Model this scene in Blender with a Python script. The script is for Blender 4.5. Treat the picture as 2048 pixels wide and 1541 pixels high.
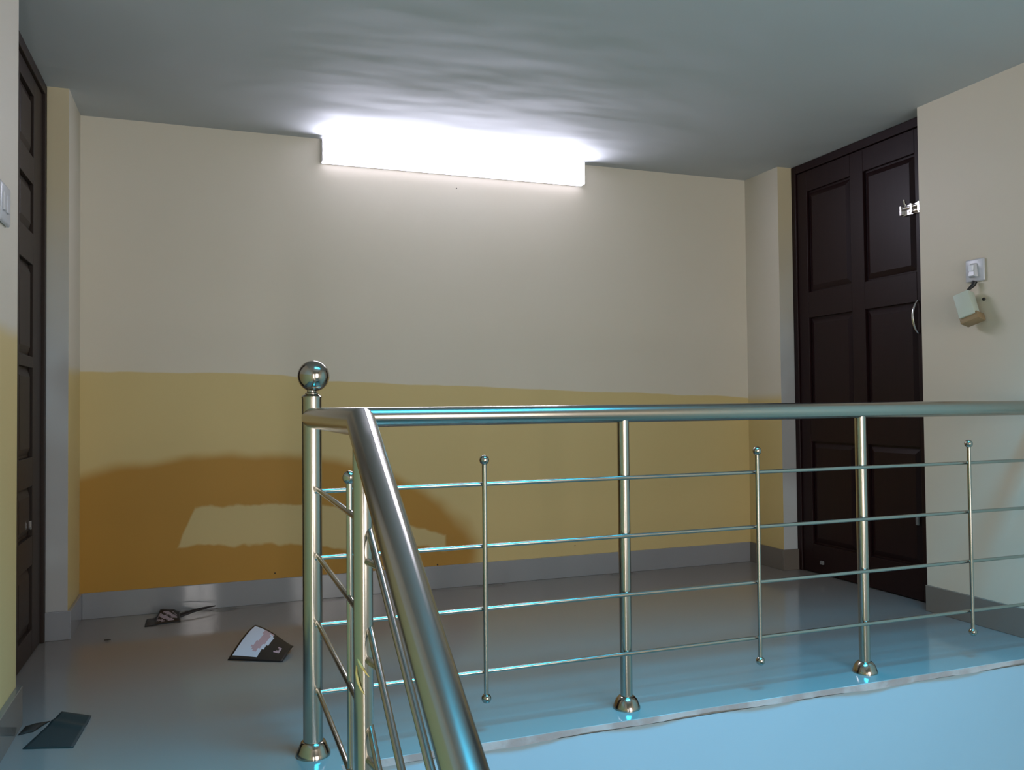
import bpy, bmesh, math, random
from mathutils import Vector, Matrix
random.seed(7)
for o in list(bpy.data.objects): bpy.data.objects.remove(o)
SC = bpy.context.scene
COL = SC.collection

# ------------------------------------------------------------------ camera
YAW, PITCH, ROLL = 0.3508, 0.0242, -0.0100
CAM = Vector((0.0, -4.1817, 0.9341))
fw = Vector((math.sin(YAW)*math.cos(PITCH), math.cos(YAW)*math.cos(PITCH), math.sin(PITCH)))
rt = Vector((math.cos(YAW), -math.sin(YAW), 0)); up = rt.cross(fw)
r2 = math.cos(ROLL)*rt + math.sin(ROLL)*up; u2 = -math.sin(ROLL)*rt + math.cos(ROLL)*up
cam = bpy.data.cameras.new('camera'); cam.sensor_width = 36; cam.lens = 1673.57/2048*36
cam.clip_start = 0.02
co = bpy.data.objects.new('camera', cam); COL.objects.link(co)
co.matrix_world = Matrix(((r2.x, u2.x, -fw.x, CAM.x), (r2.y, u2.y, -fw.y, CAM.y), (r2.z, u2.z, -fw.z, CAM.z), (0, 0, 0, 1)))
SC.camera = co

# ------------------------------------------------------------------ world, daylight, exposure
SC.view_settings.view_transform = 'Standard'; SC.view_settings.look = 'None'
SC.view_settings.gamma = 1; SC.view_settings.use_curve_mapping = False
SC.view_settings.exposure = 0.12
W = bpy.data.worlds.new('sky'); SC.world = W; W.use_nodes = True
W.node_tree.nodes['Background'].inputs[0].default_value = (0.30, 0.62, 0.85, 1)
W.node_tree.nodes['Background'].inputs[1].default_value = 0.6

SKY_X0, SKY_X1, SKY_Y0, SKY_Y1, SKY_Z = 0.55, 2.30, -3.55, -2.60, 3.30      # stairwell skylight
WIN_X0, WIN_X1, WIN_Z0, WIN_Z1, WIN_Y = -0.26, 0.12, -1.16, 1.95, -6.20      # tall slit window behind the stairs
def area(name, loc, rot, sx, sy, watt, col):
    l = bpy.data.lights.new(name, 'AREA'); l.shape = 'RECTANGLE'; l.size = sx; l.size_y = sy
    l.energy = watt; l.color = col
    o = bpy.data.objects.new(name, l); COL.objects.link(o); o.location = loc; o.rotation_euler = rot
    return o
area('skylight_daylight', ((SKY_X0+SKY_X1)/2, (SKY_Y0+SKY_Y1)/2, SKY_Z+0.14), (0, 0, 0),
     SKY_X1-SKY_X0, SKY_Y1-SKY_Y0, 112.0, (0.02, 0.55, 1.0)).data.spread = math.radians(92)
area('window_and_fill_light', ((WIN_X0+WIN_X1)/2, WIN_Y-0.16, (WIN_Z0+WIN_Z1)/2), (math.pi/2, 0, 0),
     WIN_X1-WIN_X0, WIN_Z1-WIN_Z0, 40.0, (1.0, 0.92, 0.88))
FILL_X0, FILL_X1, FILL_Z0, FILL_Z1 = 0.95, 2.65, -0.10, 2.10                        # unseen wide window beside it, added for general daylight
area('window_and_fill_light', ((FILL_X0+FILL_X1)/2, WIN_Y-0.16, (FILL_Z0+FILL_Z1)/2), (math.pi/2, 0, 0),
     FILL_X1-FILL_X0, FILL_Z1-FILL_Z0, 76.0, (1.0, 0.90, 0.84))  # fill light of the added wide window, out of view
TUBE_STRENGTH = 33.0

# ------------------------------------------------------------------ key measures
ZC = 2.262                                    # landing ceiling
XL, XR = -0.530, 3.022                        # left / right wall planes
XDL, XDR = -0.622, 3.124                      # faces of the recessed doors
JL0, JL1 = -1.325, -0.335                     # left door opening (Y)
JR0, JR1 = -1.290, -0.304                     # right door opening (Y)
YE = -1.952                                   # slab edge over the stairwell
YS = -2.720                                   # top stair nosing
XV = 0.330                                    # side edge of the void
YCE = -2.42                                   # front edge of the landing ceiling
YF = -6.20                                    # wall behind the stairs
ZLOW = -2.70
SK = 0.115; SKT = 0.012
YR, XN, ZR = -1.860, 0.270, 0.905             # railing line, newel, rail centre height

# ------------------------------------------------------------------ helpers
def lin(c):
    return tuple((x/12.92 if x <= 0.04045 else ((x+0.055)/1.055)**2.4) for x in [v/255 for v in c]) + (1,)

class E:                                      # tiny node expression builder
    def __init__(s, nt, sock): s.nt, s.k = nt, sock
    def _m(s, op, *a, clamp=False):
        n = s.nt.nodes.new('ShaderNodeMath'); n.operation = op; n.use_clamp = clamp
        for i, v in enumerate((s,)+a):
            if isinstance(v, E): s.nt.links.new(v.k, n.inputs[i])
            else: n.inputs[i].default_value = v
        return E(s.nt, n.outputs[0])
    def __add__(s, o): return s._m('ADD', o)
    __radd__ = __add__
    def __mul__(s, o): return s._m('MULTIPLY', o)
    __rmul__ = __mul__
    def __sub__(s, o): return s._m('SUBTRACT', o)
    def __rsub__(s, o): return (s*-1.0)+o
    def __truediv__(s, o): return s._m('DIVIDE', o)
    def sqrt(s): return s._m('SQRT')
    def min(s, o): return s._m('MINIMUM', o)
    def max(s, o): return s._m('MAXIMUM', o)
    def step(s, lo, hi):                      # smooth 0..1 between lo and hi
        n = s.nt.nodes.new('ShaderNodeMapRange'); n.interpolation_type = 'SMOOTHSTEP'
        s.nt.links.new(s.k, n.inputs[0]); n.inputs[1].default_value = lo; n.inputs[2].default_value = hi
        return E(s.nt, n.outputs[0])

class Mat:
    def __init__(s, name, rough=0.5, metal=0.0, spec=0.5):
        s.m = bpy.data.materials.new(name); s.m.use_nodes = True; s.nt = s.m.node_tree
        s.b = s.nt.nodes['Principled BSDF']
        s.b.inputs['Roughness'].default_value = rough; s.b.inputs['Metallic'].default_value = metal
        s.b.inputs['Specular IOR Level'].default_value = spec
        s._xyz = None
    def node(s, t): return s.nt.nodes.new(t)
    def pos(s):
        if s._xyz is None:
            g = s.node('ShaderNodeNewGeometry'); p = s.node('ShaderNodeSeparateXYZ')
            s.nt.links.new(g.outputs['Position'], p.inputs[0])
            s.P = g.outputs['Position']; s._xyz = [E(s.nt, k) for k in p.outputs]
        return s._xyz
    def noise(s, scale, detail=3, stretch=(1, 1, 1), rough=0.5):
        s.pos(); mp = s.node('ShaderNodeMapping'); mp.inputs['Scale'].default_value = stretch
        s.nt.links.new(s.P, mp.inputs[0])
        n = s.node('ShaderNodeTexNoise'); n.inputs['Scale'].default_value = scale
        n.inputs['Detail'].default_value = detail; n.inputs['Roughness'].default_value = rough
        s.nt.links.new(mp.outputs[0], n.inputs['Vector'])
        return E(s.nt, n.outputs[0])
    def mix(s, fac, a, b):
        n = s.node('ShaderNodeMix'); n.data_type = 'RGBA'
        for i, v in ((0, fac), (6, a), (7, b)):
            if isinstance(v, E): s.nt.links.new(v.k, n.inputs[i])
            elif i == 0: n.inputs[i].default_value = v
            else: n.inputs[i].default_value = v
        return E(s.nt, n.outputs[2])
    def color(s, c):
        if isinstance(c, E): s.nt.links.new(c.k, s.b.inputs['Base Color'])
        else: s.b.inputs['Base Color'].default_value = c
        return s
    def roughness(s, e): s.nt.links.new(e.k, s.b.inputs['Roughness']); return s
    def bump(s, e, strength, dist=0.01):
        n = s.node('ShaderNodeBump'); n.inputs['Strength'].default_value = strength
        n.inputs['Distance'].default_value = dist
        s.nt.links.new(e.k, n.inputs['Height']); s.nt.links.new(n.outputs[0], s.b.inputs['Normal'])
        return s

def add(bm, verts, faces, mi=0):
    vs = [bm.verts.new(v) for v in verts]; out = []
    for f in faces:
        try:
            fc = bm.faces.new([vs[i] for i in f]); fc.material_index = mi; out.append(fc)
        except ValueError: pass
    return out
def box(bm, x0, x1, y0, y1, z0, z1, mi=0):
    v = [(x, y, z) for x in (x0, x1) for y in (y0, y1) for z in (z0, z1)]
    return add(bm, v, [(0, 1, 3, 2), (4, 6, 7, 5), (0, 4, 5, 1), (2, 3, 7, 6), (0, 2, 6, 4), (1, 5, 7, 3)], mi)
def obox(bm, c, ax, half, mi=0):              # oriented box
    c = Vector(c); v = []
    for a in (-1, 1):
        for b in (-1, 1):
            for d in (-1, 1):
                v.append(c + ax[0]*(a*half[0]) + ax[1]*(b*half[1]) + ax[2]*(d*half[2]))
    return add(bm, v, [(0, 1, 3, 2), (4, 6, 7, 5), (0, 4, 5, 1), (2, 3, 7, 6), (0, 2, 6, 4), (1, 5, 7, 3)], mi)
def prism(bm, poly, z0, z1, mi=0):
    n = len(poly)
    v = [(x, y, z0) for x, y in poly] + [(x, y, z1) for x, y in poly]
    add(bm, v, [tuple(range(n))[::-1], tuple(range(n, 2*n))] + [(i, (i+1) % n, n+(i+1) % n, n+i) for i in range(n)], mi)
def lathe(bm, prof, c=(0, 0, 0), n=28):       # prof: (r, z) list, closed at ends when r = 0
    rings = []
    for r, z in prof:
        if r < 1e-6: rings.append([bm.verts.new((c[0], c[1], c[2]+z))])
        else: rings.append([bm.verts.new((c[0]+r*math.cos(2*math.pi*i/n), c[1]+r*math.sin(2*math.pi*i/n), c[2]+z)) for i in range(n)])
    for a, b in zip(rings, rings[1:]):
        for i in range(n):
            j = (i+1) % n
            q = [a[0]] if len(a) == 1 else [a[i], a[j]]
            q += [b[0]] if len(b) == 1 else [b[j], b[i]]
            if len(q) > 2: bm.faces.new(q)
def sphere_prof(r, zc, n=14, a0=-90, a1=90):
    return [(max(0.0, r*math.cos(math.radians(a0+(a1-a0)*i/n))) if 0 < i < n or abs(abs((a0, a1)[i == n])-90) > 1 else 0.0,
             zc + r*math.sin(math.radians(a0+(a1-a0)*i/n))) for i in range(n+1)]
def tube(bm, pts, r, n=20, cap=True):         # mitred tube along a polyline; r may be a list
    pts = [Vector(p) for p in pts]; m = len(pts)
    rr = r if isinstance(r, (list, tuple)) else [r]*m
    d = [(pts[i+1]-pts[i]).normalized() for i in range(m-1)]
    ref = Vector((0, 0, 1)) if abs(d[0].z) < 0.9 else Vector((1, 0, 0))
    u = d[0].cross(ref).normalized(); v = u.cross(d[0]).normalized()
    rings = []
    base = [(u*math.cos(2*math.pi*k/n) + v*math.sin(2*math.pi*k/n)) for k in range(n)]
    for i in range(m):
        if i == 0: ring = [pts[0]+b*rr[0] for b in base]
        elif i == m-1: ring = [pts[i]+b*rr[i] for b in base]
        else:
            nrm = (d[i-1]+d[i]).normalized()
            ring = []
            for b in base:
                q = pts[i]+b*rr[i]; t = (pts[i]-q).dot(nrm)/d[i-1].dot(nrm); ring.append(q+d[i-1]*t)
            rot = d[i-1].rotation_difference(d[i]); base = [rot @ b for b in base]
        rings.append([bm.verts.new(q) for q in ring])
    for a, b in zip(rings, rings[1:]):
        for k in range(n): bm.faces.new((a[k], a[(k+1) % n], b[(k+1) % n], b[k]))
    if cap: bm.faces.new(rings[0][::-1]); bm.faces.new(rings[-1])

def B(): return bmesh.new()
def obj(name, bm, mats, parent=None, smooth=None, bevel=0, segs=2):
    if bevel:
        bmesh.ops.bevel(bm, geom=list(bm.edges), offset=bevel, segments=segs, affect='EDGES', profile=0.5)
    bmesh.ops.recalc_face_normals(bm, faces=list(bm.faces))
    me = bpy.data.meshes.new(name); bm.to_mesh(me); bm.free()
    for m in (mats if isinstance(mats, (list, tuple)) else [mats]): me.materials.append(m.m if isinstance(m, Mat) else m)
    if smooth is not None:
        for p in me.polygons: p.use_smooth = True
        me.set_sharp_from_angle(angle=math.radians(smooth))
    o = bpy.data.objects.new(name, me); COL.objects.link(o)
    if parent:
        o.parent = parent
        o.matrix_parent_inverse = Matrix.Translation(-parent.location)
    return o
def tag(o, label, cat, group=None, kind=None):
    o['label'] = label; o['category'] = cat
    if group: o['group'] = group
    if kind: o['kind'] = kind
    return o
def empty(name, loc):
    o = bpy.data.objects.new(name, None); o.empty_display_size = 0.05; COL.objects.link(o); o.location = loc
    return o

# ------------------------------------------------------------------ materials
CREAM = lin((217, 210, 196)); YEL = lin((212, 192, 138)); DEEP = lin((188, 142, 58)); PALE = lin((200, 180, 128))
def dado_paint(name, soft, patches):
    m = Mat(name, rough=0.55, spec=0.3); x, y, z = m.pos()
    wob = (m.noise(2.3, 2)-0.5)*0.05 + (m.noise(7, 2)-0.5)*0.016
    near = y.step(-1.0, -1.25)*0.065
    lower = (z - near - (1.100 - x.step(0.25, 0.60)*0.032 - (x-0.5).max(0.0)*0.041) + wob*0.7).step(soft, -soft)
    tone = m.noise(1.4, 4)
    cream = m.mix(tone, CREAM, lin((211, 202, 184)))
    yel = m.mix(tone, YEL, lin((206, 184, 128)))
    if patches:
        w1 = (m.noise(3.0, 2)-0.5)*0.16
        ex, ez = (x-0.10)/1.22, (z-0.15)/0.57
        dark = ((ex*ex+ez*ez).sqrt() + w1).step(1.05, 0.94)  # darker yellow ellipse low on the wall
        yel = m.mix(dark, yel, m.mix(tone, DEEP, lin((170, 126, 54))))
        w2 = (m.noise(9, 3)-0.5)*0.07
        w3 = (m.noise(5.5, 3)-0.5)*0.10
        top = (x*-0.02+0.478).min(x*-0.30+0.62) - z + w2*0.8
        bot = z - (x*-0.075+0.285).max(0.195) + w3
        left = x*1.35 - z*0.55 + 0.33 + w2*0.5
        right = x*-1.0 + 1.16
        pale = top.min(bot).min(left).min(right).step(-0.006, 0.012)
        yel = m.mix(pale, yel, PALE)
    c = m.mix(lower, cream, yel)
    if patches:
        for hx, hz, hr in ((0.31, 0.14, 0.0035), (1.886, 0.166, 0.003), (1.114, 0.120, 0.004), (1.232, 2.072, 0.003)):
            dx, dz = x-hx, z-hz
            c = m.mix((dx*dx+dz*dz).sqrt().step(hr*1.4, hr*0.7), c, lin((40, 34, 26)))
    m.color(c); m.bump(m.noise(55, 3), 0.06, 0.004)
    return m
M_BACK = dado_paint('cream over yellow wall paint with repair patches', 0.004, True)
M_SIDE = dado_paint('cream over yellow wall paint', 0.03, False)
M_PLAIN = Mat('cream wall paint', 0.5, spec=0.35)
M_PLAIN.color(M_PLAIN.mix(M_PLAIN.noise(1.6, 4), lin((212, 202, 182)), lin((204, 196, 178)))).bump(M_PLAIN.noise(50, 3), 0.05, 0.004)
M_JAMB = Mat('grey white primer on door reveals', 0.6, spec=0.3)
jx, jy, jz = M_JAMB.pos()
M_JAMB.color(M_JAMB.mix((jz + (M_JAMB.noise(3, 2)-0.5)*0.3).step(1.0, 2.1), M_JAMB.mix(M_JAMB.noise(2.2, 2).step(0.40, 0.62), lin((176, 176, 176)), lin((192, 197, 200))), lin((206, 192, 160))))
M_FASCIA = Mat('white stairwell paint', 0.6, spec=0.3)
M_FASCIA.color(M_FASCIA.mix(M_FASCIA.noise(2, 4), lin((164, 182, 190)), lin((156, 176, 186)))).bump(M_FASCIA.noise(30, 3), 0.05, 0.004)
M_EDGE = Mat('bare cement slab edge', 0.8, spec=0.2)
M_EDGE.color(M_EDGE.mix(M_EDGE.noise(9, 4).step(0.4, 0.6), lin((168, 146, 138)), lin((188, 172, 166)))).bump(M_EDGE.noise(25, 3), 0.3, 0.01)
M_CEIL = Mat('uneven white ceiling plaster', 0.7, spec=0.2)
cx, cy, cz = M_CEIL.pos()
cn = M_CEIL.noise(1.7, 2, (1.0, 1.9, 1), 0.42); cn2 = M_CEIL.noise(3.6, 1, (0.7, 2.0, 1), 0.4)
M_CEIL.color(M_CEIL.mix(M_CEIL.noise(1.1, 3), lin((196, 198, 198)), lin((186, 190, 190))))
M_CEIL.bump(cn + cn2*0.22, 0.5, 0.03)
M_FLOOR = Mat('polished beige floor tile', 0.10, spec=0.5)
fx, fy, fz = M_FLOOR.pos()
fl = M_FLOOR.mix(M_FLOOR.noise(0.9, 4), lin((140, 134, 128)), lin((131, 128, 124)))
dirt = ((fy*-1.0 + (M_FLOOR.noise(3.5, 3)-0.5)*0.10).step(0.10, 0.02)) * M_FLOOR.noise(2.6, 3).step(0.48, 0.66)
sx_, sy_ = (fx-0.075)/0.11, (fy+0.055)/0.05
dark_patch = ((sx_*sx_+sy_*sy_).sqrt() + (M_FLOOR.noise(9, 3)-0.5)*0.8).step(1.1, 0.3)  # darker ellipse on the floor near the back skirting
M_FLOOR.color(M_FLOOR.mix((dirt*0.7).max(dark_patch*0.75), fl, lin((62, 56, 50)))).roughness(M_FLOOR.noise(3, 3)*0.10+0.06)
M_SKIRT = Mat('glossy grey skirting tile', 0.05, spec=0.5)
M_SKIRT.color(M_SKIRT.mix(M_SKIRT.noise(2.5, 3), lin((152, 154, 160)), lin((140, 142, 146))))
M_SKIRT2 = Mat('glossy brown grey skirting tile', 0.10, spec=0.5)
M_SKIRT2.color(M_SKIRT2.mix(M_SKIRT2.noise(2.5, 3), lin((122, 114, 106)), lin((110, 104, 98))))
M_STEP = Mat('polished stair tread stone', 0.2); M_STEP.color(M_STEP.mix(M_STEP.noise(6, 4), lin((176, 168, 160)), lin((162, 156, 148))))
M_STEEL = Mat('brushed stainless steel', 0.2, 1.0)
M_STEEL.color(lin((176, 170, 160))); M_STEEL.b.inputs['Roughness'].default_value = 0.21
M_POLISH = Mat('polished stainless steel', 0.14, 1.0); M_POLISH.color(lin((172, 164, 154)))
M_CHROME = Mat('bright chrome', 0.12, 1.0); M_CHROME.color(lin((226, 222, 224)))
def wood(name, a, b, rough):
    m = Mat(name, rough, spec=0.22)
    g = m.noise(9, 4, (1, 7, 0.5), 0.6)
    m.color(m.mix(g, lin(a), lin(b))); m.bump(g, 0.05, 0.003); return m
M_WOODR = wood('dark maroon varnished wood', (40, 20, 22), (28, 14, 16), 0.42)
M_WOODL = wood('dark brown varnished wood', (58, 47, 41), (44, 35, 32), 0.5)
M_WHITE = Mat('white plastic', 0.3); M_WHITE.color(lin((196, 198, 204)))
M_BATTEN = Mat('white enamelled metal', 0.4); M_BATTEN.color(lin((232, 232, 234)))
M_BLACK = Mat('black rubber', 0.5); M_BLACK.color(lin((22, 22, 22)))
M_GLOW = Mat('lit tube diffuser', 0.4); M_GLOW.color(lin((240, 240, 240)))
M_GLOW.b.inputs['Emission Color'].default_value = (0.83, 0.82, 1.0, 1); M_GLOW.b.inputs['Emission Strength'].default_value = TUBE_STRENGTH
M_RIM = Mat('glowing diffuser rim', 0.4); M_RIM.color(lin((240, 240, 240)))
M_RIM.b.inputs['Emission Color'].default_value = (0.84, 0.82, 1.0, 1); M_RIM.b.inputs['Emission Strength'].default_value = TUBE_STRENGTH*0.11
M_FRAME = Mat('painted metal window frame', 0.4); M_FRAME.color(lin((120, 122, 124)))
M_GLASS = bpy.data.materials.new('clear window glass'); M_GLASS.use_nodes = True
nt = M_GLASS.node_tree; nt.nodes.remove(nt.nodes['Principled BSDF'])
gt, gg, gm = nt.nodes.new('ShaderNodeBsdfTransparent'), nt.nodes.new('ShaderNodeBsdfGlossy'), nt.nodes.new('ShaderNodeMixShader')
gg.inputs['Roughness'].default_value = 0.02; gm.inputs[0].default_value = 0.06
nt.links.new(gt.outputs[0], gm.inputs[1]); nt.links.new(gg.outputs[0], gm.inputs[2]); nt.links.new(gm.outputs[0], nt.nodes['Material Output'].inputs[0])
def flat(name, c, rough=0.6, spec=0.3):
    m = Mat(name, rough, spec=spec); m.color(lin(c)); return m

# ------------------------------------------------------------------ room shell
def structure(name, bm, mats, label, cat, **k):
    return tag(obj(name, bm, mats, **k), label, cat, kind='structure')

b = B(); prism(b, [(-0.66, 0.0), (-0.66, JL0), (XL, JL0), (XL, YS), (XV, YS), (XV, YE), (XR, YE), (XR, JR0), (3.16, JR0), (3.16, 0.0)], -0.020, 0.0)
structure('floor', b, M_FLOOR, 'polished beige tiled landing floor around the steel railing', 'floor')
b = B(); box(b, -0.70, 3.20, YCE, 0.12, ZC, ZC+0.14)
structure('ceiling', b, M_CEIL, 'uneven white plaster ceiling above the landing', 'ceiling')
b = B(); box(b, -0.70, 3.20, 0.0, 0.12, -0.10, ZC)
structure('wall_back', b, M_BACK, 'long back wall, cream above and yellow below with dark patch and pale repair', 'wall')

def side_wall(name, sx, x, xd, j0, j1, near, label, far):
    b = B(); xo = x + sx*0.14
    box(b, min(x, xo), max(x, xo), j1, 0.0, -0.10, ZC)                       # return beside the back wall
    for f in b.faces:
        if abs(f.normal.y) > 0.9 or f.calc_center_median().y < j1+1e-4: f.material_index = 1
    k = len(b.faces)
    fs = box(b, min(x, xo), max(x, xo), YF-0.12, j0, ZLOW, 3.34, 2)
    for f in fs:
        if f.calc_center_median().y > j0-1e-4: f.material_index = 1
    xb = xd + sx*0.045
    box(b, min(xb, xb+sx*0.10), max(xb, xb+sx*0.10), j0-0.02, j1+0.02, -0.10, ZC, 1)   # closes the recess behind the door
    return structure(name, b, [far, M_JAMB, near], label, 'wall')
side_wall('wall_left', -1, XL, XDL, JL0, JL1, M_SIDE, 'left side wall with white upper paint, yellow lower paint and a doorway', M_SIDE)
side_wall('wall_right', 1, XR, XDR, JR0, JR1, M_PLAIN, 'plain cream right side wall with a doorway and switch plate', M_SIDE)

b = B(); box(b, XV, XR, YE, YE+0.14, ZLOW, -0.022)
structure('wall_stairwell', b, M_FASCIA, 'white stairwell wall dropping below the landing edge', 'wall')
b = B(); box(b, XV-0.14, XV, YS+0.02, YE+0.14, ZLOW, -0.022)
structure('wall_stairwell_side', b, M_FASCIA, 'white wall face under the side edge of the landing', 'wall')
# rough slab edge between tile and paint, slightly proud and wavy
b = B(); n = 90; row = []
for i in range(n+1):
    x = XV + (XR-XV)*i/n
    t = 0.019 + 0.003*math.sin(i*0.13) + 0.002*math.sin(i*0.43+1) + random.uniform(-0.0012, 0.0012)
    pr = YE - 0.0035 - 0.0015*math.sin(i*0.47)
    row.append([b.verts.new((x, YE+0.004, -0.0005)), b.verts.new((x, pr, -0.0005)), b.verts.new((x, pr, -t)), b.verts.new((x, YE+0.004, -t-0.001))])
for p, q in zip(row, row[1:]):
    for k in range(4): b.faces.new((p[k], p[(k+1) % 4], q[(k+1) % 4], q[k]))
b.faces.new(row[0]); b.faces.new(row[-1][::-1])
structure('trim_1', b, M_EDGE, 'rough pinkish cement strip along the landing slab edge', 'trim', smooth=40)

# skirting tiles
def skirt(name, boxes, label, mat=None):
    b = B()
    for q in boxes: box(b, *q)
    return structure(name, b, mat or M_SKIRT, label, 'baseboard', bevel=0.0015, segs=1)
skirt('baseboard_back', [(XL+SKT, XR-SKT, -SKT, 0, 0, SK)], 'long grey skirting tile along the yellow back wall')
skirt('baseboard_left', [(XL, XL+SKT, JL1, 0, 0, SK), (XDL, XL+SKT, JL1-SKT, JL1, 0, SK)], 'grey skirting tile wrapped round the left door reveal')
skirt('baseboard_left_near', [(XL, XL+0.018, YS+0.02, JL0, 0, SK)], 'grey skirting tile on the near left wall before the door', M_SKIRT2)
skirt('baseboard_right', [(XR-SKT, XR, JR1, 0, 0, SK), (XR-SKT, XDR, JR1-SKT, JR1, 0, SK)], 'brownish grey skirting tile wrapped round the right door reveal', M_SKIRT2)
skirt('baseboard_right_near', [(XR-SKT, XR, YE, JR0, 0, SK)], 'brownish grey skirting tile under the cream right wall beside the dark door', M_SKIRT2)

# stairs going down towards the viewer, mid landing, lower floor
st = empty('stairs', (XL, YS, -1.36)); tag(st, 'stone stair flight going down from the landing toward the viewer', 'stairs', kind='structure')
RI, TR = 0.17, 0.29
for i in range(1, 8):
    b = B(); box(b, XL, XV-0.005, YS-TR*i, YS-TR*(i-1)+0.02, -RI*i-0.16, -RI*i)
    obj('step', b, M_STEP, st, bevel=0.006)
b = B(); box(b, XL, XR, YF, YS-TR*7, -1.36-0.14, -1.36)
structure('floor_mid_landing', b, M_STEP, 'half landing at the foot of the stairs', 'floor')
b = B(); box(b, XL, XR, YF, YE, ZLOW-0.1, ZLOW)
structure('floor_lower', b, M_STEP, 'lower storey floor at the bottom of the stairwell', 'floor')

# wall behind the stairs with a tall slit window and an added wide fill window
xs_ = [XL, WIN_X0, WIN_X1, FILL_X0, FILL_X1, XR]; b = B()
for q in ((XL, WIN_X0, ZLOW, 3.34), (WIN_X0, WIN_X1, ZLOW, WIN_Z0), (WIN_X0, WIN_X1, WIN_Z1, 3.34), (WIN_X1, FILL_X0, ZLOW, 3.34),
          (FILL_X0, FILL_X1, ZLOW, FILL_Z0), (FILL_X0, FILL_X1, FILL_Z1, 3.34), (FILL_X1, XR, ZLOW, 3.34)): box(b, q[0], q[1], YF-0.12, YF, q[2], q[3])
structure('wall_front', b, M_PLAIN, 'cream wall behind the stairs with a slit window and an added wide fill window', 'wall')
def window(name, x0, x1, z0, z1, nx, nz, label):
    wn = empty(name, ((x0+x1)/2, YF, z0)); tag(wn, label, 'window', kind='structure'); w = 0.03
    b = B()
    box(b, x0, x0+w, YF-0.09, YF-0.05, z0, z1); box(b, x1-w, x1, YF-0.09, YF-0.05, z0, z1)
    box(b, x0+w, x1-w, YF-0.09, YF-0.05, z0, z0+w); box(b, x0+w, x1-w, YF-0.09, YF-0.05, z1-w, z1)
    obj('window_frame', b, M_FRAME, wn)
    zs = [z0+w+(z1-z0-2*w)*k/nz for k in range(nz+1)]; xs = [x0+w+(x1-x0-2*w)*k/nx for k in range(nx+1)]
    for z in zs[1:-1]:
        b = B(); box(b, x0+w, x1-w, YF-0.085, YF-0.055, z-0.012, z+0.012); obj('glazing_bar', b, M_FRAME, wn)
    for x in xs[1:-1]:
        b = B(); box(b, x-0.012, x+0.012, YF-0.086, YF-0.054, z0+w, z1-w); obj('mullion', b, M_FRAME, wn)
    for i in range(nx):
        for k in range(nz):
            b = B(); box(b, xs[i]+0.012*(i > 0), xs[i+1]-0.012*(i < nx-1), YF-0.072, YF-0.068, zs[k]+0.012*(k > 0), zs[k+1]-0.012*(k < nz-1)); obj('pane', b, M_GLASS, wn)
window('window_1', WIN_X0, WIN_X1, WIN_Z0, WIN_Z1, 2, 5, 'tall narrow stair window behind the viewer')
window('fill_window', FILL_X0, FILL_X1, FILL_Z0, FILL_Z1, 3, 2, 'added wide window behind the viewer for fill daylight')

# stairwell roof with skylight opening, and the beam face over the landing ceiling edge
b = B()
for q in ((XL, SKY_X0, YF, YCE, SKY_Z, SKY_Z+0.1), (SKY_X1, XR, YF, YCE, SKY_Z, SKY_Z+0.1), (SKY_X0, SKY_X1, YF, SKY_Y0, SKY_Z, SKY_Z+0.1), (SKY_X0, SKY_X1, SKY_Y1, YCE, SKY_Z, SKY_Z+0.1)): box(b, *q)
structure('ceiling_stairwell', b, M_CEIL, 'white stairwell roof slab with a skylight opening', 'ceiling')
b = B(); box(b, XL, XR, YCE, YCE+0.12, ZC+0.14, SKY_Z+0.1)
structure('wall_bulkhead', b, M_FASCIA, 'white bulkhead above the landing ceiling edge', 'wall')
sw = empty('window_2', ((SKY_X0+SKY_X1)/2, (SKY_Y0+SKY_Y1)/2, SKY_Z)); tag(sw, 'skylight opening with bars over the stairwell', 'skylight', kind='structure')
for k in range(1, 3):
    x = SKY_X0+(SKY_X1-SKY_X0)*k/3
    b = B(); box(b, x-0.015, x+0.015, SKY_Y0, SKY_Y1, SKY_Z+0.05, SKY_Z+0.08); obj('glazing_bar', b, M_FRAME, sw)

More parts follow.
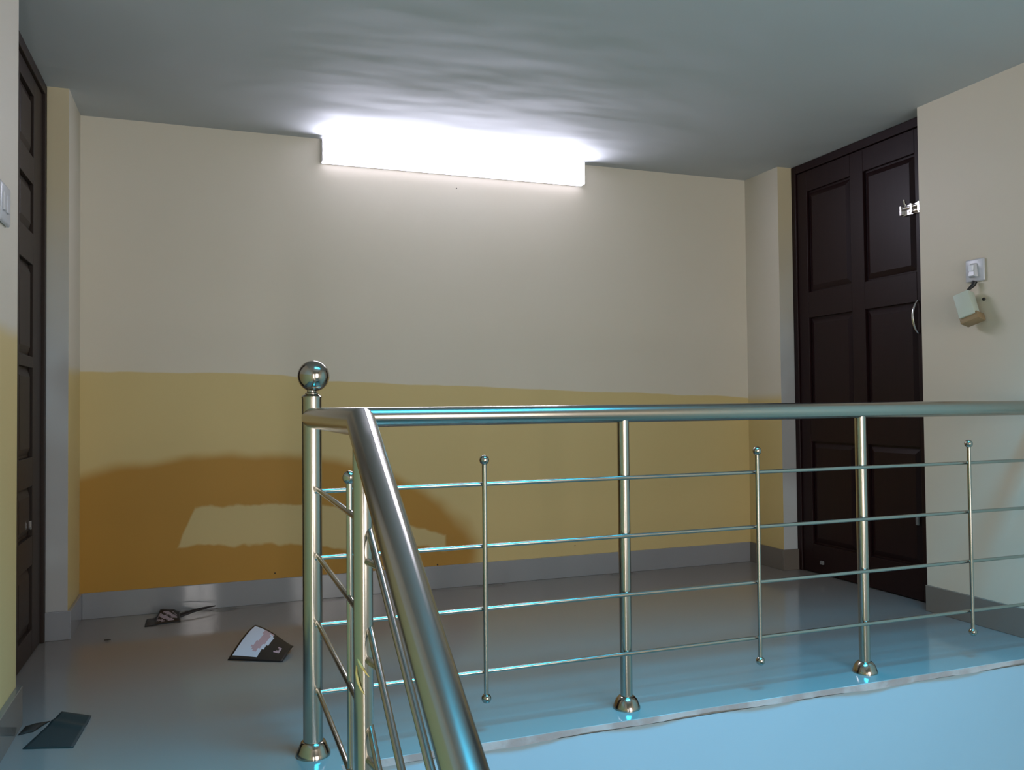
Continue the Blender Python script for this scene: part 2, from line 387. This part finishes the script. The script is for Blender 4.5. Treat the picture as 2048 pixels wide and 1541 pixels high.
# ------------------------------------------------------------------ doors
def panel_door(name, label, sx, xf, y0, y1, rows, cols, mat, fr):
    """sx: +1 when the leaf faces +X (left door), -1 when it faces -X; xf: leaf face."""
    root = empty(name, (xf, (y0+y1)/2, 0)); tag(root, label, 'door', kind='structure')
    def bx(bm, ya, yb, za, zb, d0, d1):       # depth measured from the leaf face outwards
        a, c = xf+sx*d0, xf+sx*d1; box(bm, min(a, c), max(a, c), ya, yb, za, zb)
    b = B(); t = 0.035
    bx(b, y0, y0+t, 0, ZC-0.002, -0.045, fr); bx(b, y1-t, y1, 0, ZC-0.002, -0.045, fr); bx(b, y0+t, y1-t, ZC-0.045, ZC-0.002, -0.045, fr)
    obj('door_frame', b, mat, root, bevel=0.003)
    ya, yb, za, zb = y0+t+0.003, y1-t-0.003, 0.006, ZC-0.048
    b = B(); bx(b, ya, yb, za, zb, -0.042, -0.016); obj('door_core', b, mat, root)
    edges = [ya]+[e for c in cols for e in c]+[yb]
    for k in range(0, len(edges), 2):
        b = B(); bx(b, edges[k], edges[k+1], za, zb, -0.016, 0); obj('stile', b, mat, root, bevel=0.002)
    ze = [za]+[e for r in rows for e in r]+[zb]
    for c in cols:
        for k in range(0, len(ze), 2):
            b = B(); bx(b, c[0], c[1], ze[k], ze[k+1], -0.016, 0); obj('rail', b, mat, root, bevel=0.002)
        for r in rows:
            b = B(); g = 0.010                # raised field with sloping margins
            p = [(c[0]+g, r[0]+g), (c[1]-g, r[0]+g), (c[1]-g, r[1]-g), (c[0]+g, r[1]-g)]; h = 0.026
            q = [(c[0]+g+h, r[0]+g+h), (c[1]-g-h, r[0]+g+h), (c[1]-g-h, r[1]-g-h), (c[0]+g+h, r[1]-g-h)]
            v = [(xf-sx*0.0155, y, z) for y, z in p]+[(xf-sx*0.004, y, z) for y, z in q]
            add(b, v, [(4, 5, 6, 7), (0, 3, 2, 1)]+[(i, (i+1) % 4, 4+(i+1) % 4, 4+i) for i in range(4)])
            obj('panel', b, mat, root)
    return root
dl = panel_door('door_1', 'dark brown panelled wooden door in the left wall', 1, XDL, JL0, JL1,
    [(0.10, 0.345), (0.455, 0.645), (0.755, 1.095), (1.137, 1.49), (1.61, 1.80), (1.905, 2.145)], [(-1.14, -0.885), (-0.80, -0.545)], M_WOODL, 0.012)
dr = panel_door('door_2', 'dark maroon panelled wooden door beside the cream right wall', -1, XDR, JR0, JR1,
    [(0.16, 0.72), (0.86, 1.40), (1.54, 2.10)], [(-1.17, -0.84), (-0.75, -0.42)], M_WOODR, 0.010)
# chrome tower bolt high on the right door
tb = obj('tower_bolt', (lambda b: (box(b, XDR-0.004, XDR, -1.235, -1.095, 1.815, 1.863), b)[1])(B()), M_CHROME, dr, bevel=0.001)
tb['label'] = 'chrome tower bolt'
b = B(); tube(b, [(XDR-0.014, -1.240, 1.848), (XDR-0.014, -1.110, 1.848)], 0.0065, 14); obj('bolt_rod', b, M_CHROME, tb, 40)
b = B(); tube(b, [(XDR-0.014, -1.240, 1.826), (XDR-0.014, -1.150, 1.826)], 0.0055, 14); obj('bolt_rod', b, M_CHROME, tb, 40)
b = B(); tube(b, [(XDR-0.014, -1.135, 1.848), (XDR-0.030, -1.135, 1.868), (XDR-0.032, -1.135, 1.885)], 0.005, 12); obj('knob', b, M_CHROME, tb, 40)
for yy in (-1.103, -1.165, -1.21):
    b = B(); box(b, XDR-0.024, XDR-0.003, yy-0.006, yy+0.006, 1.816, 1.862); obj('keeper', b, M_CHROME, tb, bevel=0.002)
# curved pull handle
b = B(); pts = []
for i in range(13):
    t = i/12; pts.append((XDR-0.004-0.026*math.sin(math.pi*t)**0.7, -1.176+0.004*math.sin(math.pi*t), 1.252+0.152*t))
tube(b, pts, [0.0045+0.003*math.sin(math.pi*i/12) for i in range(13)], 14)
h = obj('pull_handle', b, M_CHROME, dr, 50); h['label'] = 'curved chrome pull handle'
b = B(); lathe(b, sphere_prof(0.006, 0), (XDR-0.003, -1.222, 1.418), 12); obj('screw_cap', b, M_CHROME, dr, 50)
b = B(); box(b, XDR-0.012, XDR, -0.508, -0.484, 0.058, 0.078); obj('door_stop', b, M_FRAME, dr, bevel=0.003)
b = B(); box(b, XDR-0.010, XDR, -1.158, -1.140, 0.355, 0.392); obj('latch_plate', b, M_FRAME, dr, bevel=0.003)
b = B(); box(b, XDL, XDL+0.008, -0.618, -0.606, 0.487, 0.520); obj('latch_plate', b, M_CHROME, dl, bevel=0.001)

# ------------------------------------------------------------------ tube light on the back wall
LX0, LX1, LZ0, LZ1 = 0.535, 1.945, 2.137, 2.260
tl = empty('tube_light', ((LX0+LX1)/2, 0, LZ0)); tag(tl, 'long glowing white tube light fixed high on the back wall', 'light')
b = B(); box(b, LX0, LX1, -0.012, -0.001, LZ0+0.002, LZ1); obj('batten', b, M_BATTEN, tl)
b = B(); box(b, LX0+0.003, LX1-0.003, -0.060, -0.012, LZ0, LZ1-0.004)
for f in b.faces: f.material_index = 0 if f.calc_center_median().y < -0.055 else 1
obj('diffuser', b, [M_GLOW, M_RIM], tl)
for x0, x1 in ((LX0, LX0+0.003), (LX1-0.003, LX1)):
    b = B(); box(b, x0, x1, -0.058, -0.012, LZ0+0.003, LZ1-0.006); obj('end_cap', b, M_BATTEN, tl)

# ------------------------------------------------------------------ stainless steel railing
ra = empty('stair_railing', (XN, YR, 0)); tag(ra, 'stainless steel stair railing with ball-topped newel post, tube handrail and thin bars', 'railing')
def flange(parent, x, y, r, rp):
    b = B(); lathe(b, [(0, 0), (r, 0), (r, 0.006), (r*0.93, 0.012), (r*0.80, 0.026), (rp+0.006, 0.036), (rp+0.002, 0.038), (0, 0.038)], (x, y, 0.0)); obj('base_flange', b, M_POLISH, parent, 40)
b = B(); tube(b, [(XN, YR, 0.001), (XN, YR, 0.961)], 0.0262, 32); nw = obj('newel_post', b, M_STEEL, ra, 40)
b = B(); lathe(b, [(0, 0.959), (0.0275, 0.959), (0.0275, 0.963), (0.022, 0.968), (0.0175, 0.970), (0.0175, 0.973), (0.013, 0.975), (0.012, 0.985), (0, 0.985)], (XN, YR, 0)); obj('collar', b, M_POLISH, nw, 40)
b = B(); lathe(b, sphere_prof(0.0425, 1.019, 24), (XN+0.005, YR, 0), 40); fb = obj('ball_finial', b, M_POLISH, nw, 60); fb['label'] = 'polished steel ball on the newel post'
flange(nw, XN, YR, 0.046, 0.0262)
TS = RI/TR; YP = -2.640; YEND = -4.72
b = B(); tube(b, [(XN, YR, ZR), (XR-0.001, YR, ZR)], 0.0278, 32); hr = obj('handrail', b, M_STEEL, ra, 40)
b = B(); tube(b, [(XN, YR, ZR), (XN, YP+0.012, ZR), (XN, YEND, ZR-TS*(YP-YEND))], 0.0272, 32); obj('handrail', b, M_STEEL, ra, 40)
for x in (1.2146, 2.1383):
    b = B(); tube(b, [(x, YR, 0.001), (x, YR, ZR-0.02)], 0.0185, 24); p = obj('post', b, M_STEEL, ra, 40)
    flange(p, x, YR, 0.042, 0.0185)
b = B(); tube(b, [(XN, YP, 0.001), (XN, YP, ZR-0.02)], 0.0180, 24); sp = obj('post', b, M_STEEL, ra, 40); flange(sp, XN, YP, 0.042, 0.018)
ys = -4.60; zs_ = ZR-TS*(YP-ys)
b = B(); tube(b, [(XN, ys, -RI*7+0.001), (XN, ys, zs_-0.02)], 0.018, 24); obj('post', b, M_STEEL, ra, 40)
RY = YR-0.024
ZS = [0.708, 0.530, 0.351, 0.172]
RX = XN+0.010
for z in ZS:
    b = B(); tube(b, [(XN+0.004, RY, z), (XR-0.001, RY, z)], 0.0062, 12); obj('bar', b, M_STEEL, ra, 40)
    zz = z+0.006
    b = B(); tube(b, [(RX, YR-0.01, zz), (RX, YP, zz), (RX, YEND+0.1, zz-TS*(YP-YEND-0.1))], 0.0066, 12); r_ = obj('bar', b, M_STEEL, ra, 40)
    b = B(); tube(b, [(XN+0.004, YP, zz-0.062), (RX+0.006, YP-0.085, zz-0.062)], [0.0075, 0.005], 10); obj('weld_lug', b, M_STEEL, r_, 40)
def baluster(x, y, z0, z1):
    b = B(); tube(b, [(x, y, z0), (x, y, z1)], 0.0068, 14); o = obj('baluster', b, M_STEEL, ra, 40)
    for z in (z0, z1):
        b = B(); lathe(b, sphere_prof(0.0142, 0, 14), (x, y, z), 20); obj('ball_end', b, M_POLISH, o, 60)
for x in (0.749, 1.681, 2.596): baluster(x, RY-0.013, 0.100, 0.778)
baluster(XN+0.012, -2.412, 0.100, 0.786)
baluster(XN+0.012, -3.30, 0.100-TS*0.66, 0.786-TS*0.66)

# ------------------------------------------------------------------ wall fittings
sp_ = empty('switch_plate', (XL, -1.53, 1.44)); tag(sp_, 'rounded white switch plate on the near left wall', 'switch')
b = B(); box(b, XL, XL+0.012, -1.600, -1.480, 1.450, 1.560); obj('plate', b, M_WHITE, sp_, 40, bevel=0.008, segs=4)
for y in (-1.572, -1.532):
    b = B(); box(b, XL+0.011, XL+0.017, y-0.014, y+0.014, 1.480, 1.530); obj('rocker', b, M_WHITE, sp_, bevel=0.002)

so = empty('wall_socket', (XR, -1.575, 1.43)); tag(so, 'small white socket plate on the cream right wall', 'socket')
b = B(); box(b, XR-0.012, XR, -1.625, -1.535, 1.430, 1.525); obj('plate', b, M_WHITE, so, 40, bevel=0.006, segs=3)
b = B(); v = [(XR-0.012, -1.600, 1.448), (XR-0.012, -1.556, 1.448), (XR-0.012, -1.564, 1.508), (XR-0.012, -1.594, 1.508)]
v2 = [(XR-0.030, -1.594, 1.452), (XR-0.030, -1.562, 1.452), (XR-0.024, -1.568, 1.502), (XR-0.024, -1.590, 1.502)]
add(b, v+v2, [(4, 5, 6, 7), (0, 3, 2, 1)]+[(i, (i+1) % 4, 4+(i+1) % 4, 4+i) for i in range(4)]); obj('socket_cover', b, M_WHITE, so, bevel=0.003)
b = B(); box(b, XR-0.034, XR-0.022, -1.588, -1.570, 1.474, 1.498); obj('indicator', b, flat('glossy white button', (236, 238, 246), 0.1), so, bevel=0.002)

ad = empty('hanging_adapter', (XR-0.03, -1.57, 1.24)); tag(ad, 'tilted pale box hanging by a dark lead below the wall socket', 'adapter')
ang = math.radians(24)
ay = Vector((0, -math.cos(ang), math.sin(ang)*-1)); az = Vector((0, -math.sin(ang), math.cos(ang))); ax_ = Vector((1, 0, 0))
az = Vector((0.10, 0.36, 0.93)).normalized(); ay = Vector((0.30, -1, 0.38)); ay = (ay-az*ay.dot(az)).normalized(); ax_ = ay.cross(az)
M_PB = flat('pale plastic', (190, 200, 188), 0.45); M_PT = flat('tan plastic', (150, 128, 96), 0.5)
b = B(); obox(b, (XR-0.050, -1.572, 1.330), (ax_, ay, az), (0.026, 0.033, 0.054)); obj('adapter_body', b, M_PB, ad, 40, bevel=0.004)
b = B(); obox(b, Vector((XR-0.050, -1.572, 1.330))-az*0.058+Vector((0.012, 0, -0.004)), (ax_, ay, az), (0.030, 0.038, 0.016)); obj('adapter_base', b, M_PT, ad, 40, bevel=0.003)
b = B(); tube(b, [(XR-0.016, -1.584, 1.430), (XR-0.022, -1.582, 1.415), (XR-0.034, -1.570, 1.398), (XR-0.044, -1.562, 1.384)], [0.011, 0.009, 0.006, 0.006], 10); obj('lead', b, M_BLACK, ad, 60)
b = B(); lathe(b, sphere_prof(0.007, 0), (XR-0.012, -1.622, 1.352), 12); obj('button', b, M_BLACK, ad, 60)

# ------------------------------------------------------------------ litter on the floor
def sheet(name, grid, mats, mi, label, cat, thick=0.0016, parent=None):
    """grid[i][j] points; mi(i,j) gives the print colour of a cell."""
    b = B(); ni, nj = len(grid), len(grid[0])
    vs = [[b.verts.new(p) for p in r] for r in grid]
    for i in range(ni-1):
        for j in range(nj-1):
            f = b.faces.new((vs[i][j], vs[i+1][j], vs[i+1][j+1], vs[i][j+1])); f.material_index = mi((i+.5)/(ni-1), (j+.5)/(nj-1))
    o = obj(name, b, mats, parent, 60)
    s = o.modifiers.new('thickness', 'SOLIDIFY'); s.thickness = thick; s.offset = 0
    if label: tag(o, label, cat)
    return o
def quadgrid(A, Bp, C, D, ni, nj, zf):        # A(0,0) B(1,0) C(1,1) D(0,1) on the floor, zf(u,v) height
    g = []
    for i in range(ni+1):
        u = i/ni; r = []
        for j in range(nj+1):
            v = j/nj
            x = (A[0]*(1-u)+Bp[0]*u)*(1-v)+(D[0]*(1-u)+C[0]*u)*v
            y = (A[1]*(1-u)+Bp[1]*u)*(1-v)+(D[1]*(1-u)+C[1]*u)*v
            r.append((x, y, zf(u, v)))
        g.append(r)
    return g
M_TEAL = Mat('dark teal card', 0.55); M_TEAL.color(M_TEAL.mix(M_TEAL.noise(14, 3), lin((20, 42, 46)), lin((30, 54, 57))))
def zteal(u, v): return 0.0012 + 0.006*max(0, v-0.55)*math.sin(v*9) + 0.010*math.exp(-((v-0.72+0.1*u)/0.06)**2)*0.5 + 0.018*max(0, v-0.85)
g = quadgrid((-0.475, -1.530), (-0.345, -1.572), (-0.327, -1.335), (-0.418, -1.262), 12, 22, zteal)
tc = sheet('teal_card', g, [M_TEAL], lambda u, v: 0, 'dark teal card sheet lying creased on the floor by the near left wall', 'card')
def zsc(u, v): return 0.001+0.010*math.sin(u*3.1)*math.sin(v*3.1)
g = quadgrid((-0.508, -1.415), (-0.470, -1.400), (-0.440, -1.325), (-0.500, -1.345), 6, 6, zsc)
sheet('dark_scrap', g, [flat('blackened paper', (34, 32, 28))], lambda u, v: 0, 'small dark paper scrap against the near left skirting tile', 'scrap')

P_BLK = flat('black print', (30, 28, 30), 0.4); P_WHT = flat('pale blue print', (206, 214, 228), 0.4); P_PNK = flat('pink print', (186, 158, 166), 0.4); P_GRY = flat('grey lilac print', (150, 140, 150), 0.4)
# folded leaflet propped on its curled back edge near the newel
def zleaf(u, v): return 0.002+0.058*math.sin(math.pi*0.5*v)*(1-0.65*u)*1.0+0.006*math.sin(u*5)*v
g = quadgrid((0.074, -0.889), (0.262, -0.985), (0.315, -0.850), (0.185, -0.640), 26, 20, zleaf)
def mleaf(u, v):
    e = u + 0.04*math.sin(v*7)
    if v < 0.09 or (u < 0.05 and v > 0.1) or v > 0.97: return 0
    if e < 0.30: return 1
    if e < 0.47: return 2 if v > 0.30+0.06*math.sin(u*30) else 1
    if e < 0.54: return 1 if v < 0.9 else 2
    if 0.68 < u < 0.84 and 0.34 < v < 0.62 and abs((u-0.76)*1.6)+abs(v-0.48) > 0.10 and (u-0.70)*2.6 > (v-0.48)*-1.0-0.02 and v-0.30 < (u-0.60)*1.6: return 2
    return 0
lf = sheet('folded_leaflet', g, [P_BLK, P_WHT, P_PNK], mleaf, 'folded black leaflet with pale blue and pink panel on floor beside the newel post', 'leaflet')
# crumpled leaflet with a thin trailing strip by the back skirting
def sst(x, a, c):
    t = min(1, max(0, (x-a)/(c-a))); return t*t*(3-2*t)
def zcr(u, v): return 0.003+v*(0.006+0.030*sst(u, 0.26, 0.42)*(1-0.55*sst(u, 0.78, 1.0)))+0.003*math.sin(u*9+v*4)*v
g = quadgrid((-0.248, -0.255), (-0.105, -0.225), (-0.112, -0.115), (-0.245, -0.135), 22, 12, zcr)
def mcr(u, v):
    d = ((u-0.62)/0.30)**2+((v-0.50)/0.36)**2
    return 1 if d < 1 and math.sin(u*23+v*17) > -0.45 else 0
cl = empty('crumpled_leaflet', (-0.17, -0.18, 0)); tag(cl, 'crumpled dark leaflet with thin trailing strip on floor by the back skirting', 'leaflet')
sheet('leaflet_sheet', g, [P_BLK, P_GRY], mcr, None, None, parent=cl)
g = []
for i in range(25):
    t = i/24; x = -0.115+0.155*t; y = -0.150+0.105*t**1.1; z = 0.010+0.010*math.sin(t*2.2); w = 0.020*(1-0.8*t)
    g.append([(x-w*0.2, y-w, z-w*0.25), (x, y, z+w*0.1), (x+w*0.2, y+w, z+w*0.40)])
sheet('trailing_strip', g, [P_BLK], lambda u, v: 0, None, None, parent=cl)
# tiny crumb of debris
b = B(); tube(b, [(-0.385, -0.425, 0.004), (-0.372, -0.430, 0.005), (-0.362, -0.424, 0.003)], [0.002, 0.003, 0.0015], 8)
tag(obj('twig_crumb', b, flat('dark crumb', (58, 52, 46)), smooth=60), 'tiny dark crumb on the open floor left of the leaflets', 'crumb')

# yellow plastic ribbon knotted on the stair post
rb = empty('yellow_ribbon', (XN-0.012, YP-0.012, 0.46)); tag(rb, 'short yellow plastic ribbon ends caught on the steel stair post', 'ribbon')
M_RIB = flat('yellow plastic ribbon', (214, 190, 120), 0.35)
def ribbon(pts, ws):
    g = []
    for (x, y, z), w in zip(pts, ws): g.append([(x-w, y+w*0.3, z+w*0.5), (x, y, z), (x+w, y-w*0.3, z-w*0.2)])
    sheet('ribbon_end', g, [M_RIB], lambda u, v: 0, None, None, 0.0006, parent=rb)
px, py = XN-0.0105, YP-0.0165
ribbon([(px-0.002, py+0.004, 0.478), (px+0.001, py-0.001, 0.470), (px+0.006, py-0.004, 0.461), (px+0.012, py-0.007, 0.452), (px+0.016, py-0.009, 0.447)], [0.0012, 0.003, 0.003, 0.0022, 0.001])
ribbon([(px-0.004, py+0.006, 0.466), (px-0.005, py+0.003, 0.452), (px-0.003, py-0.002, 0.437), (px+0.002, py-0.005, 0.425), (px+0.008, py-0.007, 0.416)], [0.0010, 0.0018, 0.0024, 0.0022, 0.0008])
